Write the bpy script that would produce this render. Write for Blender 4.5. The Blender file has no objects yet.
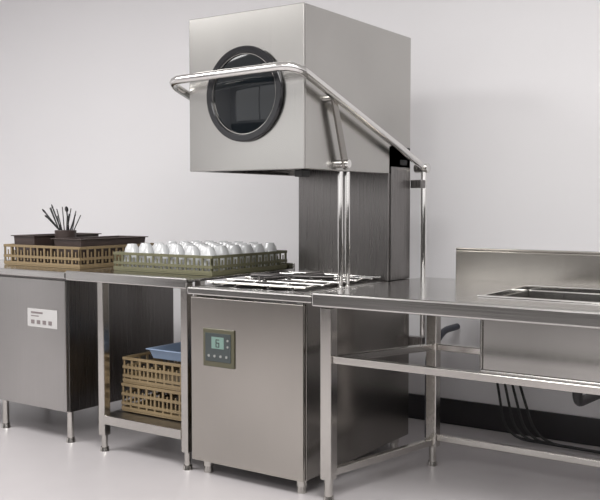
import bpy, bmesh, math, random
from mathutils import Vector, Matrix
random.seed(4)
S=bpy.context.scene
S.view_settings.view_transform='Standard'
S.view_settings.look='None'

# ---------------- materials ----------------
def newmat(n):
    m=bpy.data.materials.new(n); m.use_nodes=True
    return m, m.node_tree.nodes, m.node_tree.links, m.node_tree.nodes['Principled BSDF']
def plain(n,col,rough=.5,metal=0,**kw):
    m,N,L,b=newmat(n)
    b.inputs['Base Color'].default_value=(*col,1); b.inputs['Roughness'].default_value=rough
    b.inputs['Metallic'].default_value=metal
    for k,v in kw.items(): b.inputs[k.replace('_',' ')].default_value=v
    return m
def steel(n,col=(.5,.49,.475),rough=.32,grain=(340,340,2),var=.03,bigvar=.11):
    m,N,L,b=newmat(n)
    b.inputs['Metallic'].default_value=1
    tc=N.new('ShaderNodeTexCoord'); mp=N.new('ShaderNodeMapping'); mp.inputs['Scale'].default_value=grain
    nz=N.new('ShaderNodeTexNoise'); nz.inputs['Scale'].default_value=1; nz.inputs['Detail'].default_value=2
    L.new(tc.outputs['Object'],mp.inputs[0]); L.new(mp.outputs[0],nz.inputs['Vector'])
    r=N.new('ShaderNodeMapRange'); r.inputs[1].default_value=.3; r.inputs[2].default_value=.7; r.inputs[3].default_value=rough-.02; r.inputs[4].default_value=rough+.03
    L.new(nz.outputs['Fac'],r.inputs[0]); L.new(r.outputs[0],b.inputs['Roughness'])
    big=N.new('ShaderNodeTexNoise'); big.inputs['Scale'].default_value=1.6; big.inputs['Detail'].default_value=1
    L.new(tc.outputs['Object'],big.inputs['Vector'])
    r1=N.new('ShaderNodeMapRange'); r1.inputs[1].default_value=.3; r1.inputs[2].default_value=.7; r1.inputs[3].default_value=-var; r1.inputs[4].default_value=var
    L.new(nz.outputs['Fac'],r1.inputs[0])
    r2=N.new('ShaderNodeMapRange'); r2.inputs[1].default_value=.3; r2.inputs[2].default_value=.7; r2.inputs[3].default_value=1-bigvar; r2.inputs[4].default_value=1+bigvar
    L.new(big.outputs['Fac'],r2.inputs[0])
    ad=N.new('ShaderNodeMath'); ad.operation='ADD'; L.new(r1.outputs[0],ad.inputs[0]); L.new(r2.outputs[0],ad.inputs[1])
    mx=N.new('ShaderNodeVectorMath'); mx.operation='SCALE'; mx.inputs[0].default_value=col
    L.new(ad.outputs[0],mx.inputs['Scale']); L.new(mx.outputs[0],b.inputs['Base Color'])
    return m
def painted(n,col,rough=.7,sc=3,var=.05,bump=.05):
    m,N,L,b=newmat(n)
    tc=N.new('ShaderNodeTexCoord'); nz=N.new('ShaderNodeTexNoise'); nz.inputs['Scale'].default_value=sc; nz.inputs['Detail'].default_value=6
    L.new(tc.outputs['Object'],nz.inputs['Vector'])
    r=N.new('ShaderNodeMapRange'); r.inputs[3].default_value=1-var; r.inputs[4].default_value=1+var; L.new(nz.outputs['Fac'],r.inputs[0])
    mx=N.new('ShaderNodeVectorMath'); mx.operation='SCALE'; mx.inputs[0].default_value=col
    L.new(r.outputs[0],mx.inputs['Scale']); L.new(mx.outputs[0],b.inputs['Base Color'])
    b.inputs['Roughness'].default_value=rough
    bp=N.new('ShaderNodeBump'); bp.inputs['Strength'].default_value=bump; bp.inputs['Distance'].default_value=.003
    L.new(nz.outputs['Fac'],bp.inputs['Height']); L.new(bp.outputs[0],b.inputs['Normal'])
    return m
M_hood=steel('steel_hood',(.46,.45,.43),.24)
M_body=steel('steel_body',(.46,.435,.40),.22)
M_side_shaded=steel('steel_body_side_shaded',(.31,.295,.275),.22)  # darker copy of the body steel; side shade put into the colour
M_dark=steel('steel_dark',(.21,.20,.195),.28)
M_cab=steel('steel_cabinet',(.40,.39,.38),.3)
M_top=steel('steel_top',(.56,.55,.53),.17,grain=(2,300,300))
M_tube=steel('steel_tube',(.56,.54,.51),.18,grain=(60,60,60))
M_chrome=plain('chrome',(.76,.75,.73),.07,1)
M_black=plain('black_gloss',(.006,.008,.010),.04,0,IOR=1.5)
M_blackm=plain('black_matte',(.02,.02,.022),.5)
M_ring=plain('ring_dark',(.012,.012,.014),.15)
M_rub=plain('rubber',(.03,.03,.03),.6)
M_tan=painted('rack_tan',(.22,.16,.085),.5,30,.08)
M_olive=painted('rack_olive',(.13,.125,.070),.5,30,.08)
M_brown=painted('bin_brown',(.05,.034,.03),.45,20,.08)
M_blue=painted('tray_blue',(.25,.33,.46),.45,20,.04)
M_hose=plain('hose_dark',(.03,.035,.055),.4)
M_china=plain('porcelain',(.62,.63,.635),.12,0,Coat_Weight=.4)
M_label=plain('label',(.50,.49,.48),.4)
M_labelink=plain('label_ink',(.2,.17,.17),.5)
M_panel=plain('panel_frame',(.085,.08,.05),.35)
M_screen=plain('lcd_body',(.05,.06,.06),.2)
M_lcd=plain('lcd_glow',(.16,.24,.21),.3,0,Emission_Color=(.25,.5,.4,1),Emission_Strength=.06)
M_btn=plain('button',(.30,.30,.29),.4)
M_wall=painted('wall_paint',(.835,.825,.835),.75,2.5,.012,.02)
M_floor=painted('floor_resin',(.49,.465,.47),.3,5,.06,.02)
M_ceil=painted('ceiling_paint',(.8,.8,.79),.8,2,.02,.02)
M_base=plain('baseboard_black',(.02,.018,.02),.4)
M_added_tile=painted('added_wainscot_tile',(.05,.048,.046),.4,6,.1,.02)  # dark tile of the added wainscot, there to be reflected in the steel

# ---------------- helpers ----------------
def link(o,parent=None):
    S.collection.objects.link(o)
    if parent: o.parent=parent
    return o
def empty(name,loc=(0,0,0)):
    e=bpy.data.objects.new(name,None); e.empty_display_size=.1; e.location=loc; S.collection.objects.link(e)
    bpy.context.view_layer.update(); return e
def bm_box(bm,a,b):
    x0,y0,z0=a; x1,y1,z1=b
    v=[bm.verts.new(p) for p in [(x0,y0,z0),(x1,y0,z0),(x1,y1,z0),(x0,y1,z0),(x0,y0,z1),(x1,y0,z1),(x1,y1,z1),(x0,y1,z1)]]
    for f in [(0,3,2,1),(4,5,6,7),(0,1,5,4),(1,2,6,5),(2,3,7,6),(3,0,4,7)]: bm.faces.new([v[i] for i in f])
def bm_cyl(bm,p0,p1,r,seg=20,r1=None):
    p0=Vector(p0);p1=Vector(p1);d=p1-p0
    q=d.to_track_quat('Z','Y').to_matrix().to_4x4()
    q.translation=(p0+p1)/2
    bmesh.ops.create_cone(bm,cap_ends=True,segments=seg,radius1=r,radius2=r if r1 is None else r1,depth=d.length,matrix=q)
def fin(name,bm,mat,parent=None,bevel=0,smooth=False,seg=2):
    bmesh.ops.recalc_face_normals(bm,faces=bm.faces)
    me=bpy.data.meshes.new(name); bm.to_mesh(me); bm.free()
    o=bpy.data.objects.new(name,me); me.materials.append(mat)
    link(o,parent)
    if bevel:
        m=o.modifiers.new('bev','BEVEL'); m.width=bevel; m.segments=seg; m.limit_method='ANGLE'; m.angle_limit=math.radians(50)
    if smooth:
        for p in me.polygons: p.use_smooth=True
        try: me.set_sharp_from_angle(angle=math.radians(40))
        except Exception: pass
    return o
def boxes(name,lst,mat,parent=None,bevel=.002):
    bm=bmesh.new()
    for a,b in lst: bm_box(bm,a,b)
    return fin(name,bm,mat,parent,bevel)
def cyls(name,lst,mat,parent=None,seg=20):
    bm=bmesh.new()
    for c in lst: bm_cyl(bm,c[0],c[1],c[2],seg,c[3] if len(c)>3 else None)
    return fin(name,bm,mat,parent,0,True)
def rounded(pts,r,n=6,closed=False):
    pts=[Vector(p) for p in pts]; out=[pts[0]]
    for i in range(1,len(pts)-1):
        a,b,c=pts[i-1],pts[i],pts[i+1]
        d1=(a-b); d2=(c-b); rr=min(r,d1.length*.49,d2.length*.49)
        p=b+d1.normalized()*rr; q=b+d2.normalized()*rr
        for k in range(n+1):
            t=k/n; out.append(p*(1-t)**2+b*2*t*(1-t)+q*t*t)
    out.append(pts[-1]); return out
def tube(name,pts,r,mat,parent=None,bend=.05,seg=14):
    P=rounded(pts,bend) if len(pts)>2 else [Vector(p) for p in pts]
    bm=bmesh.new(); rings=[]; prev=None
    for i,p in enumerate(P):
        t=(P[min(i+1,len(P)-1)]-P[max(i-1,0)]).normalized()
        if prev is None:
            u=t.orthogonal().normalized()
        else:
            u=(prev-t*prev.dot(t)).normalized()
        prev=u; w=t.cross(u)
        rings.append([bm.verts.new(p+u*math.cos(2*math.pi*k/seg)*r+w*math.sin(2*math.pi*k/seg)*r) for k in range(seg)])
    for a,b in zip(rings[:-1],rings[1:]):
        for k in range(seg): bm.faces.new([a[k],a[(k+1)%seg],b[(k+1)%seg],b[k]])
    bm.faces.new(rings[0]); bm.faces.new(rings[-1])
    return fin(name,bm,mat,parent,0,True)

# ---------------- room ----------------
WY=1.5; XL=-5.6; XR=3.6; YF=-5.2; H=3.1
boxes('floor',[((XL-.1,YF-.1,-.1),(XR+.1,WY+.1,0))],M_floor,None,0)
boxes('wall_back',[((XL-.1,WY,0),(XR+.1,WY+.1,H))],M_wall,None,0)
boxes('wall_left',[((XL-.1,YF,0),(XL,WY,H))],M_wall,None,0)
boxes('wall_right',[((XR,YF,0),(XR+.1,WY,H))],M_wall,None,0)
boxes('ceiling',[((XL-.1,YF-.1,H),(XR+.1,WY+.1,H+.1))],M_ceil,None,0)
boxes('baseboard_back',[((XL,WY-.02,0),(XR,WY,.14))],M_base,None,.004)
boxes('wall_front',[((XL-.1,YF-.1,0),(XR+.1,YF,1.15)),((XL-.1,YF-.1,2.75),(XR+.1,YF,H)),((-1.2,YF-.1,1.15),(-.8,YF,2.75)),((XL-.1,YF-.1,1.15),(XL+.6,YF,2.75)),((XR-.5,YF-.1,1.15),(XR+.1,YF,2.75))],M_wall,None,0)  # unseen wall; openings added to let world light in
boxes('added_window_1',[((-.8,YF-.07,1.15),(XR-.5,YF-.03,1.2)),((-.8,YF-.07,2.70),(XR-.5,YF-.03,2.75)),((1.1,YF-.07,1.2),(1.16,YF-.03,2.7))],M_label,None,.002)  # frames of the added openings behind the camera
boxes('added_window_2',[((XL+.6,YF-.07,1.15),(-1.2,YF-.03,1.2)),((XL+.6,YF-.07,2.70),(-1.2,YF-.03,2.75)),((-3.1,YF-.07,1.2),(-3.04,YF-.03,2.7))],M_label,None,.002)
boxes('added_wainscot_1',[((XR-.02,YF+.02,0),(XR,WY-.02,1.2))],M_added_tile,None,0)  # unseen wainscots added to darken reflections in the lower steel panels
boxes('added_wainscot_2',[((XL,YF,0),(XR-.02,YF+.02,1.1))],M_added_tile,None,0)

# ---------------- dishwasher ----------------
D=empty('hood_type_dishwasher')
W=.615; DP=.94; TZ=.852
boxes('body_front_panel',[((-W,0,.065),(-.004,.02,TZ-.045))],M_body,D,.004)
boxes('body_top_fascia',[((-W-.012,-.014,TZ-.036),(.046,.03,TZ)),((.0,.03,TZ-.036),(.046,DP,TZ))],M_top,D,.008)
boxes('body_side_right',[((-.02,.021,.065),(0,DP,TZ-.002))],M_side_shaded,D,.003)
boxes('body_side_left',[((-W,.021,.065),(-W+.02,DP,TZ))],M_body,D,.003)
boxes('body_back',[((-W+.02,DP-.02,.075),(-.02,DP,TZ))],M_dark,D,.002)
boxes('body_base',[((-W+.02,.03,.09),(-.02,DP-.02,.11))],M_dark,D,0)
boxes('tank_deck',[((-W+.02,.03,TZ-.09),(-.02,DP-.02,TZ-.07))],M_dark,D,0)
boxes('tank_rim',[((-W+.02,.03,TZ-.03),(-.02,.07,TZ)),((-W+.02,.07,TZ-.03),(-W+.06,.7,TZ)),((-.06,.07,TZ-.03),(-.02,.7,TZ))],M_top,D,.003)
rails=[]
for x in (-W+.09,-.40,-.22,-.09):
    rails.append(((x,.05,TZ+.012),(x,.7,TZ+.012),.007))
for y in (.06,.2,.34,.48,.62,.70):
    rails.append(((-W+.05,y,TZ+.02),(-.03,y,TZ+.02),.006))
cyls('rack_guide_rails',rails,M_chrome,D,10)
cyls('wash_arm',[((-.31,.36,TZ-.07),(-.31,.36,TZ+.03),.022),((-.50,.30,TZ+.035),(-.12,.42,TZ+.035),.011),((-.36,.17,TZ+.035),(-.26,.55,TZ+.035),.011)],M_dark,D,14)
cyls('feet',[((x,y,.0),(x,y,.03),.022,.018) for x in(-W+.05,-.05) for y in(.06,DP-.06)]+[((x,y,.03),(x,y,.09),.024) for x in(-W+.05,-.05) for y in(.06,DP-.06)],M_tube,D)
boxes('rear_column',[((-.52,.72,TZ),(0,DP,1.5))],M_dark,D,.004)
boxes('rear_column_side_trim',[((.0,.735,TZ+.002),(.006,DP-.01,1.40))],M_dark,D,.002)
HZ0,HZ1=1.366,2.036; t=.012
boxes('hood_front',[((-W,0,HZ0),(0,t,HZ1-.0))],M_hood,D,.003)
boxes('hood_side_right',[((-t,t,HZ0),(0,DP,HZ1))],M_hood,D,.003)
boxes('hood_side_left',[((-W,t,HZ0),(-W+t,DP,HZ1))],M_hood,D,.003)
boxes('hood_back',[((-W+t,DP-.012,HZ0+.14),(-t,DP,HZ1))],M_hood,D,.003)
boxes('hood_roof',[((-W+t,t,HZ1-.02),(-t,DP-.012,HZ1-.004))],M_hood,D,.002)
boxes('hood_bottom_lip',[((-W+t,t,HZ0),(-t,t+.03,HZ0+.012)),((-.05,t+.03,HZ0),(-t,.7,HZ0+.012)),((-W+t,t+.03,HZ0),(-W+.05,.7,HZ0+.012))],M_dark,D,.001)
cyls('upper_wash_arm',[((-.31,.36,HZ0+.03),(-.31,.36,HZ0+.12),.02),((-.50,.30,HZ0+.04),(-.12,.42,HZ0+.04),.014)],M_dark,D,14)
boxes('hood_catch',[((-.09,.06,HZ0-.03),(-.05,.12,HZ0))],M_rub,D,.004)
pc=Vector((-.300,0,1.688))
def disc(name,r,y0,y1,mat,bev=.004,hole=None):
    bm=bmesh.new(); n=72
    if hole is None:
        bm_cyl(bm,(pc.x,y0,pc.z),(pc.x,y1,pc.z),r,n)
    else:
        vs=[]
        for k in range(n):
            a=2*math.pi*k/n; c,s=math.cos(a),math.sin(a)
            vs.append([bm.verts.new((pc.x+rr*c,yy,pc.z+rr*s)) for rr,yy in((r,y0),(r,y1),(hole,y1),(hole,y0))])
        for k in range(n):
            A,B=vs[k],vs[(k+1)%n]
            for j in range(4): bm.faces.new([A[j],A[(j+1)%4],B[(j+1)%4],B[j]])
    return fin(name,bm,mat,D,bev,True)
bm=bmesh.new(); n=64; prev=None; R0=.184
cen=bm.verts.new((pc.x,-.020,pc.z))
rings=[]
for k in range(1,9):
    r=R0*k/8; y=-.006-.014*(1-(k/8)**2)
    rings.append([bm.verts.new((pc.x+r*math.cos(2*math.pi*i/n),y,pc.z+r*math.sin(2*math.pi*i/n))) for i in range(n)])
for i in range(n): bm.faces.new([cen,rings[0][i],rings[0][(i+1)%n]])
for a_,b_ in zip(rings[:-1],rings[1:]):
    for i in range(n): bm.faces.new([a_[i],b_[i],b_[(i+1)%n],a_[(i+1)%n]])
back=[bm.verts.new((v.co.x,0,v.co.z)) for v in rings[-1]]
for i in range(n): bm.faces.new([rings[-1][i],back[i],back[(i+1)%n],rings[-1][(i+1)%n]])
bm.faces.new(back)
fin('porthole_glass',bm,M_black,D,0,True)
disc('porthole_ring',.202,0,-.020,M_ring,.006,.170)
disc('porthole_inner_rim',.1715,-.006,-.014,M_tube,0,.168)
# handle
hz=1.768
tube('lift_handle',[(-.645,.99,1.40),(-.645,-.115,hz-.012),(.045,-.125,hz),(.045,1.03,1.395)],.0185,M_chrome,D,.09,18)
cyls('handle_pivots',[((.0,1.0,1.40),(.07,1.0,1.40),.024),((-.67,.98,1.405),(-.60,.98,1.405),.024),((0,.18,1.668),(.05,.18,1.668),.014),((0,.275,1.395),(.05,.275,1.395),.018)],M_chrome,D)
bm=bmesh.new()
a=Vector((.024,.18,1.665)); b=Vector((.024,.275,1.39)); d=(b-a).normalized(); s=Vector((0,d.z,-d.y))
pts=[]
for k in range(9):
    an=math.pi*k/8; pts.append(a+s*.017*math.cos(an)-d*.017*math.sin(an))
for k in range(9):
    an=math.pi*k/8; pts.append(b-s*.02*math.cos(an)+d*.02*math.sin(an))
v0=[bm.verts.new(p) for p in pts]; v1=[bm.verts.new(p+Vector((.012,0,0))) for p in pts]
bm.faces.new(v0); bm.faces.new(v1[::-1])
for k in range(len(pts)): bm.faces.new([v0[k],v0[(k+1)%len(pts)],v1[(k+1)%len(pts)],v1[k]])
fin('handle_link_bar',bm,M_side_shaded,D,.002)
cyls('guide_posts',[((-.035,.34,TZ-.02),(-.035,.34,HZ0+.1),.012),((-.035,.40,TZ-.02),(-.035,.40,HZ0+.1),.012)],M_chrome,D)
tube('rear_post_right',[(.045,1.0,TZ-.3),(.045,1.0,1.41)],.016,M_chrome,D)
tube('rear_post_left',[(-.645,.99,.3),(-.645,.99,1.41)],.016,M_chrome,D)
boxes('rear_bracket',[((-.67,.942,.5),(.07,.98,.56)),((0.0,.942,1.30),(.06,.99,1.34)),((-.66,.942,1.30),(-.6,.98,1.34))],M_dark,D,.003)
boxes('hood_badge',[((0,.83,1.41),(.004,.90,1.435))],M_blackm,D,.001)
cx,cz=-.450,.587
boxes('control_frame',[((cx-.088,-.008,cz-.085),(cx+.088,0,cz+.085))],M_panel,D,.006)
boxes('control_screen',[((cx-.072,-.011,cz-.06),(cx+.072,-.008,cz+.066))],M_screen,D,.002)
boxes('control_lcd',[((cx-.035,-.0125,cz-.002),(cx+.035,-.011,cz+.050))],M_lcd,D,.001)
boxes('control_digits',[((cx-.010,-.0135,cz+.008),(cx-.006,-.0125,cz+.040)),((cx-.006,-.0135,cz+.036),(cx+.010,-.0125,cz+.040)),((cx-.006,-.0135,cz+.022),(cx+.010,-.0125,cz+.026)),((cx+.006,-.0135,cz+.008),(cx+.010,-.0125,cz+.022)),((cx-.010,-.0135,cz+.005),(cx+.010,-.0125,cz+.008))],M_blackm,D,0)
cyls('control_buttons',[((cx+dx,-.011,cz-.035),(cx+dx,-.014,cz-.035),.006) for dx in(-.05,-.017,.017,.05)]+[((cx+.057,-.011,cz+dz),(cx+.057,-.014,cz+dz),.005) for dz in(.038,.01)],M_btn,D,14)

# ---------------- right sink table ----------------
T=empty('sink_table')
x0,x1,y0,y1=.05,2.3,-.005,1.0; sx0,sx1,sy0,sy1=.66,1.26,.30,.80; z=TZ+.004; th=.012
boxes('tabletop',[((x0,y0,z-th),(x1,sy0,z)),((x0,sy1,z-th),(x1,y1,z)),((x0,sy0,z-th),(sx0,sy1,z)),((sx1,sy0,z-th),(x1,sy1,z))],M_top,T,0)
boxes('front_apron',[((x0,y0-.016,z-.05),(x1,y0,z+.008))],M_top,T,.008)
boxes('under_frame',[((x0+.01,y0+.02,z-.05),(x1-.02,y0+.05,z-th)),((x0+.01,y1-.06,z-.05),(x1-.02,y1-.03,z-th)),((x0+.01,.06,z-.05),(x0+.04,.93,z-th))],M_dark,T,.001)
boxes('backsplash',[((.22,y1,z-th),(x1,y1+.02,z+.14)),((.22,y1,z+.14),(x1,y1+.045,z+.152))],M_body,T,.004)
b=.012; sz=.565
boxes('sink_bowl',[((sx0-b,sy0-b,sz-b),(sx1+b,sy1+b,sz)),((sx0-b,sy0-b,sz),(sx0,sy1+b,z-th)),((sx1,sy0-b,sz),(sx1+b,sy1+b,z-th)),((sx0,sy0-b,sz),(sx1,sy0,z-th)),((sx0,sy1,sz),(sx1,sy1+b,z-th))],M_hood,T,.01)
boxes('sink_lip',[((sx0-.02,sy0-.02,z),(sx1+.02,sy0,z+.006)),((sx0-.02,sy1,z),(sx1+.02,sy1+.02,z+.006)),((sx0-.02,sy0,z),(sx0,sy1,z+.006)),((sx1,sy0,z),(sx1+.02,sy1,z+.006))],M_chrome,T,.002)
tube('sink_drain',[(.96,.55,sz-.01),(.96,.55,.42),(.96,.9,.40),(.96,1.3,.36)],.020,M_rub,T,.05)
cyls('sink_drain_valve',[((.96,.55,sz-.05),(.96,.55,sz-.012),.04),((.90,.50,.49),(1.02,.60,.49),.012)],M_chrome,T)
q=.026
def leg(x,y,zt=TZ-.05): return ((x-q,y-q,.09),(x+q,y+q,zt))
LX=.100; BX=.235; BY=.73
legs=[(LX,.035),(BX,BY),(2.2,.035),(2.2,BY)]
boxes('legs',[leg(*p) for p in legs],M_tube,T,.004)
cyls('leg_feet',[((x,y,0),(x,y,.02),.024,.02) for x,y in legs]+[((x,y,.02),(x,y,.09),.018) for x,y in legs],M_tube,T)
boxes('rails',[((LX+q,.02,.575),(2.18,.05,.605)),((BX+q,BY-.015,.545),(2.18,BY+.015,.575)),
   ((BX+q,BY-.015,.12),(2.18,BY+.015,.15))],M_tube,T,.004)
def skewbar(name,pa,pb,w,h,mat,par):
    bm=bmesh.new(); pa=Vector(pa);pb=Vector(pb); d=(pb-pa).normalized(); s=Vector((d.y,-d.x,0))*w/2; u=Vector((0,0,h/2))
    A=[bm.verts.new(pa+i*s+j*u) for i,j in((-1,-1),(1,-1),(1,1),(-1,1))]
    B=[bm.verts.new(pb+i*s+j*u) for i,j in((-1,-1),(1,-1),(1,1),(-1,1))]
    bm.faces.new(A); bm.faces.new(B)
    for k in range(4): bm.faces.new([A[k],A[(k+1)%4],B[(k+1)%4],B[k]])
    fin(name,bm,mat,par,.003)
skewbar('end_rail_low',(LX,.055,.115),(BX,BY-.02,.115),.03,.03,M_tube,T)
skewbar('end_rail_mid',(LX,.055,.585),(BX,BY-.02,.56),.03,.03,M_tube,T)

e=empty('water_hose'); tube('hose_line',[(.02,1.12,.012),(.02,1.12,.45),(.02,1.3,.55),(.02,WY-.03,.55)],.018,M_hose,e,.06)
e=empty('power_cables')
for i in range(4):
    xx=.30+i*.035
    tube('cable_%d'%(i+1),[(xx,1.42,.60-.03*i),(xx-.02,1.36,.40),(xx+.06+.02*i,1.33,.02),(xx+.5,1.34,.012)],.007,M_rub,e,.12,8)

# ---------------- left dish table ----------------
L_=empty('dish_landing_table')
lx0,lx1=-1.43,-W-.016; lz=.880
boxes('tabletop',[((lx0,0,lz-.012),(lx1,.84,lz))],M_top,L_,0)
boxes('apron',[((lx0,-.016,lz-.04),(lx1,0,lz+.008)),((lx0,.84,lz-.045),(lx1,.855,lz+.03))],M_top,L_,.006)
lg=[(-1.215,.035),(-.67,.035),(-1.215,.76),(-.67,.76)]
boxes('legs',[((x-.021,y-.021,.08),(x+.021,y+.021,lz-.012)) for x,y in lg],M_tube,L_,.004)
cyls('leg_feet',[((x,y,0),(x,y,.02),.024,.02) for x,y in lg]+[((x,y,.02),(x,y,.08),.015) for x,y in lg],M_tube,L_)
boxes('lower_shelf',[((-1.234,.02,.155),(-.655,.78,.18))],M_cab,L_,.004)
boxes('shelf_lip',[((-1.196,.008,.14),(-.689,.02,.185))],M_tube,L_,.004)

# ---------------- left cabinet ----------------
C=empty('stainless_cabinet')
kx0,kx1=-2.55,-1.45
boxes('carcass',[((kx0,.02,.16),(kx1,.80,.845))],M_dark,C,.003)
boxes('door_panel',[((-2.1,-.0,.165),(kx1-.002,.019,.835)),((kx0,0,.165),(-2.106,.019,.835))],M_cab,C,.004)
boxes('worktop',[((kx0-.01,-.016,.846),(kx1+.018,.84,lz))],M_top,C,.006)
cyls('cabinet_feet',[((x,y,0),(x,y,.025),.025,.02) for x in(kx0+.06,kx1-.03,-2.0) for y in(.05,.74)]+[((x,y,.025),(x,y,.16),.017) for x in(kx0+.06,kx1-.03,-2.0) for y in(.05,.74)],M_tube,C)
boxes('control_label',[((-1.74,-.003,.585),(-1.51,0,.68))],M_label,C,.001)
boxes('label_marks',[((-1.71,-.004,.655),(-1.62,-.003,.665)),((-1.71,-.004,.64),(-1.65,-.003,.645))]+[((-1.71+i*.045,-.005,.602),(-1.685+i*.045,-.003,.622)) for i in range(4)],M_labelink,C,0)

# ---------------- racks ----------------
def rack(name,x,y,z,w,d,h,mat,nx=10,rows=2,open_base=True):
    bm=bmesh.new(); t=.008
    bm_box(bm,(x,y,z),(x+w,y+d,z+.008))
    for zz in [z+.008]+[z+h*(k+1)/rows-.014 for k in range(rows)]:
        hh=.014
        bm_box(bm,(x-.002,y-.002,zz),(x+w+.002,y+t,zz+hh)); bm_box(bm,(x-.002,y+d-t,zz),(x+w+.002,y+d+.002,zz+hh))
        bm_box(bm,(x-.002,y+t,zz),(x+t,y+d-t,zz+hh)); bm_box(bm,(x+w-t,y+t,zz),(x+w+.002,y+d-t,zz+hh))
    for k in range(nx+1):
        px=x+(w-.012)*k/nx; py=y+(d-.012)*k/nx; ww=.012 if k not in(0,nx) else .012
        bm_box(bm,(px,y,z+.008),(px+ww,y+.006,z+h-.005)); bm_box(bm,(px,y+d-.006,z+.008),(px+ww,y+d,z+h-.005))
        bm_box(bm,(x,py,z+.008),(x+.006,py+ww,z+h-.005)); bm_box(bm,(x+w-.006,py,z+.008),(x+w,py+ww,z+h-.005))
    for k in range(nx):
        px=x+(w-.012)*(k+.5)/nx
        bm_box(bm,(px+.002,y+.001,z+h*.25),(px+.010,y+.005,z+h*.75))
        py=y+(d-.012)*(k+.5)/nx
        bm_box(bm,(x+w-.005,py+.002,z+h*.25),(x+w-.001,py+.010,z+h*.75))
    return fin(name,bm,mat,None,.001)
rack('dish_rack',-2.15,.17,lz+.001,.62,.58,.115,M_tan,11,2)
rack('dish_rack.001',-1.19,.13,.186,.50,.5,.14,M_tan,9,3)
rack('dish_rack.002',-1.185,.135,.328,.50,.5,.13,M_tan,9,3)
gx,gy=-1.325,.215
rack('glass_rack',gx,gy,lz+.001,.655,.615,.095,M_olive,12,2)
def tray(name,x,y,z,w,d,h,mat,flare=.015,t=.005):
    bm=bmesh.new()
    def ring(o,zz): return [bm.verts.new(p) for p in((x-o,y-o,zz),(x+w+o,y-o,zz),(x+w+o,y+d+o,zz),(x-o,y+d+o,zz))]
    R=[ring(0,z),ring(flare,z+h),ring(flare+.012,z+h),ring(flare+.012,z+h+t),ring(flare-t,z+h+t),ring(-t,z+t)]
    for a,b in zip(R[:-1],R[1:]):
        for k in range(4): bm.faces.new([a[k],a[(k+1)%4],b[(k+1)%4],b[k]])
    bm.faces.new(R[0]); bm.faces.new(R[-1])
    return fin(name,bm,mat,None,.003)
tray('blue_tray',-1.02,.18,.460,.30,.40,.045,M_blue)
tray('cutlery_bin',-2.11,.22,lz+.011,.16,.46,.15,M_brown,.008)
tray('cutlery_bin.001',-1.765,.22,lz+.011,.19,.46,.14,M_brown,.012)
U=empty('utensil_holder')
ux,uy,uz=-1.856,.36,lz+.0095
bm=bmesh.new(); bm_cyl(bm,(ux,uy,uz),(ux,uy,uz+.185),.050,24,.060); fin('pot',bm,M_brown,U,.003,True)
# chopsticks and thin cutlery standing up, leaning against the rim
L=[]; hd=[]
for i in range(15):
    a=i*2.4+random.uniform(-.3,.3); r=.012+.030*((i%5)/4); lean=random.uniform(.02,.075); ln=random.uniform(.25,.32)
    p=(ux+r*math.cos(a),uy+r*math.sin(a),uz+.16); e_=(p[0]+lean*math.cos(a),p[1]+lean*math.sin(a),uz+ln)
    L.append((p,e_,.0032,.0026))
cyls('chopsticks',L,M_blackm,U,8)
L=[((ux-.02,uy,uz+.16),(ux-.13,uy-.03,uz+.28),.004),((ux+.03,uy,uz+.16),(ux+.07,uy-.05,uz+.29),.004),((ux-.03,uy+.01,uz+.16),(ux-.17,uy+.02,uz+.25),.004),((ux,uy-.02,uz+.16),(ux-.04,uy-.05,uz+.30),.004)]
cyls('spoon_handles',L,M_ring,U,8)
bm=bmesh.new()
for p0,p1,_ in L:
    p1=Vector(p1); d=(p1-Vector(p0)).normalized()
    M=Matrix.Translation(p1+d*.014)@d.to_track_quat('Z','Y').to_matrix().to_4x4()@Matrix.Diagonal((.010,.004,.018,1))
    bmesh.ops.create_uvsphere(bm,u_segments=12,v_segments=8,radius=1,matrix=M)
fin('spoon_heads',bm,M_ring,U,0,True)
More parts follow.
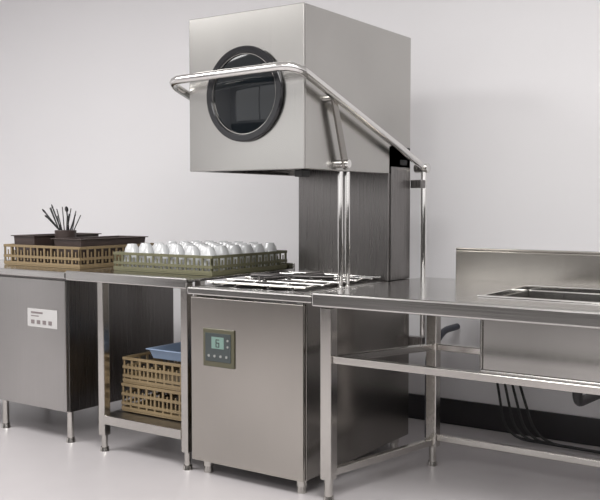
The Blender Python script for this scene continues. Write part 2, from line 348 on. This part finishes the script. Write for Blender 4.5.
# upside-down cups with visible foot ring and rim
bm=bmesh.new()
prof=[(.0,.066),(.019,.066),(.020,.073),(.024,.073),(.026,.066),(.035,.052),(.041,.02),(.0435,.004),(.0435,0),(.040,.0),(.037,.02),(.031,.048),(.02,.060),(0,.060)]
def bowl(bm,c,tilt,sc=1):
    M=Matrix.Translation(c)@Matrix.Rotation(tilt,4,'X')@Matrix.Scale(sc,4)
    n=20; rings=[]
    for r,zz in prof:
        if r==0: rings.append([bm.verts.new(M@Vector((0,0,zz)))])
        else: rings.append([bm.verts.new(M@Vector((r*math.cos(2*math.pi*k/n),r*math.sin(2*math.pi*k/n),zz))) for k in range(n)])
    for a,b in zip(rings[:-1],rings[1:]):
        for k in range(n):
            k2=(k+1)%n
            if len(a)==1: bm.faces.new([a[0],b[k],b[k2]])
            elif len(b)==1: bm.faces.new([a[k],a[k2],b[0]])
            else: bm.faces.new([a[k],a[k2],b[k2],b[k]])
for i in range(6):
    for j in range(6):
        cxx,cyy=gx+.070+i*.103,gy+.06+j*.099
        for s_ in range(3):
            bowl(bm,Vector((cxx+random.uniform(-.002,.002),cyy,lz+.014+s_*.024+random.uniform(0,.003))),math.radians(random.uniform(-4,4)),1.0)
fin('washed_cups',bm,M_china,None,0,True)

# ---------------- lights ----------------
def area(name,loc,size,sy,power,rot=(0,0,0),col=(1,1,1)):
    l=bpy.data.lights.new(name,'AREA'); l.shape='RECTANGLE'; l.size=size; l.size_y=sy; l.energy=power; l.color=col
    o=bpy.data.objects.new(name,l); o.location=loc; o.rotation_euler=rot; link(o); return o
area('ceiling_light_main',(1.6,-1.6,3.05),2.4,1.2,110,col=(1,.99,.98))
area('ceiling_light_left',(-2.6,-1.8,3.05),2.4,1.2,110,col=(1,.99,.98))
area('ceiling_light_rear',(.6,-3.8,3.05),3,.6,60,col=(1,.99,.98))
w=bpy.data.worlds.new('world'); S.world=w; w.use_nodes=True
w.node_tree.nodes['Background'].inputs[0].default_value=(1,.99,.995,1); w.node_tree.nodes['Background'].inputs[1].default_value=1.35

# ---------------- camera ----------------
cam=bpy.data.cameras.new('camera'); cam.sensor_width=36; cam.lens=36*887/600
co=bpy.data.objects.new('camera',cam); link(co); co.location=(2.032,-3.007,1.226)
yaw=math.radians(34.3); p=math.radians(3.03)
co.rotation_euler=(math.radians(90)-p,0,yaw)
S.camera=co
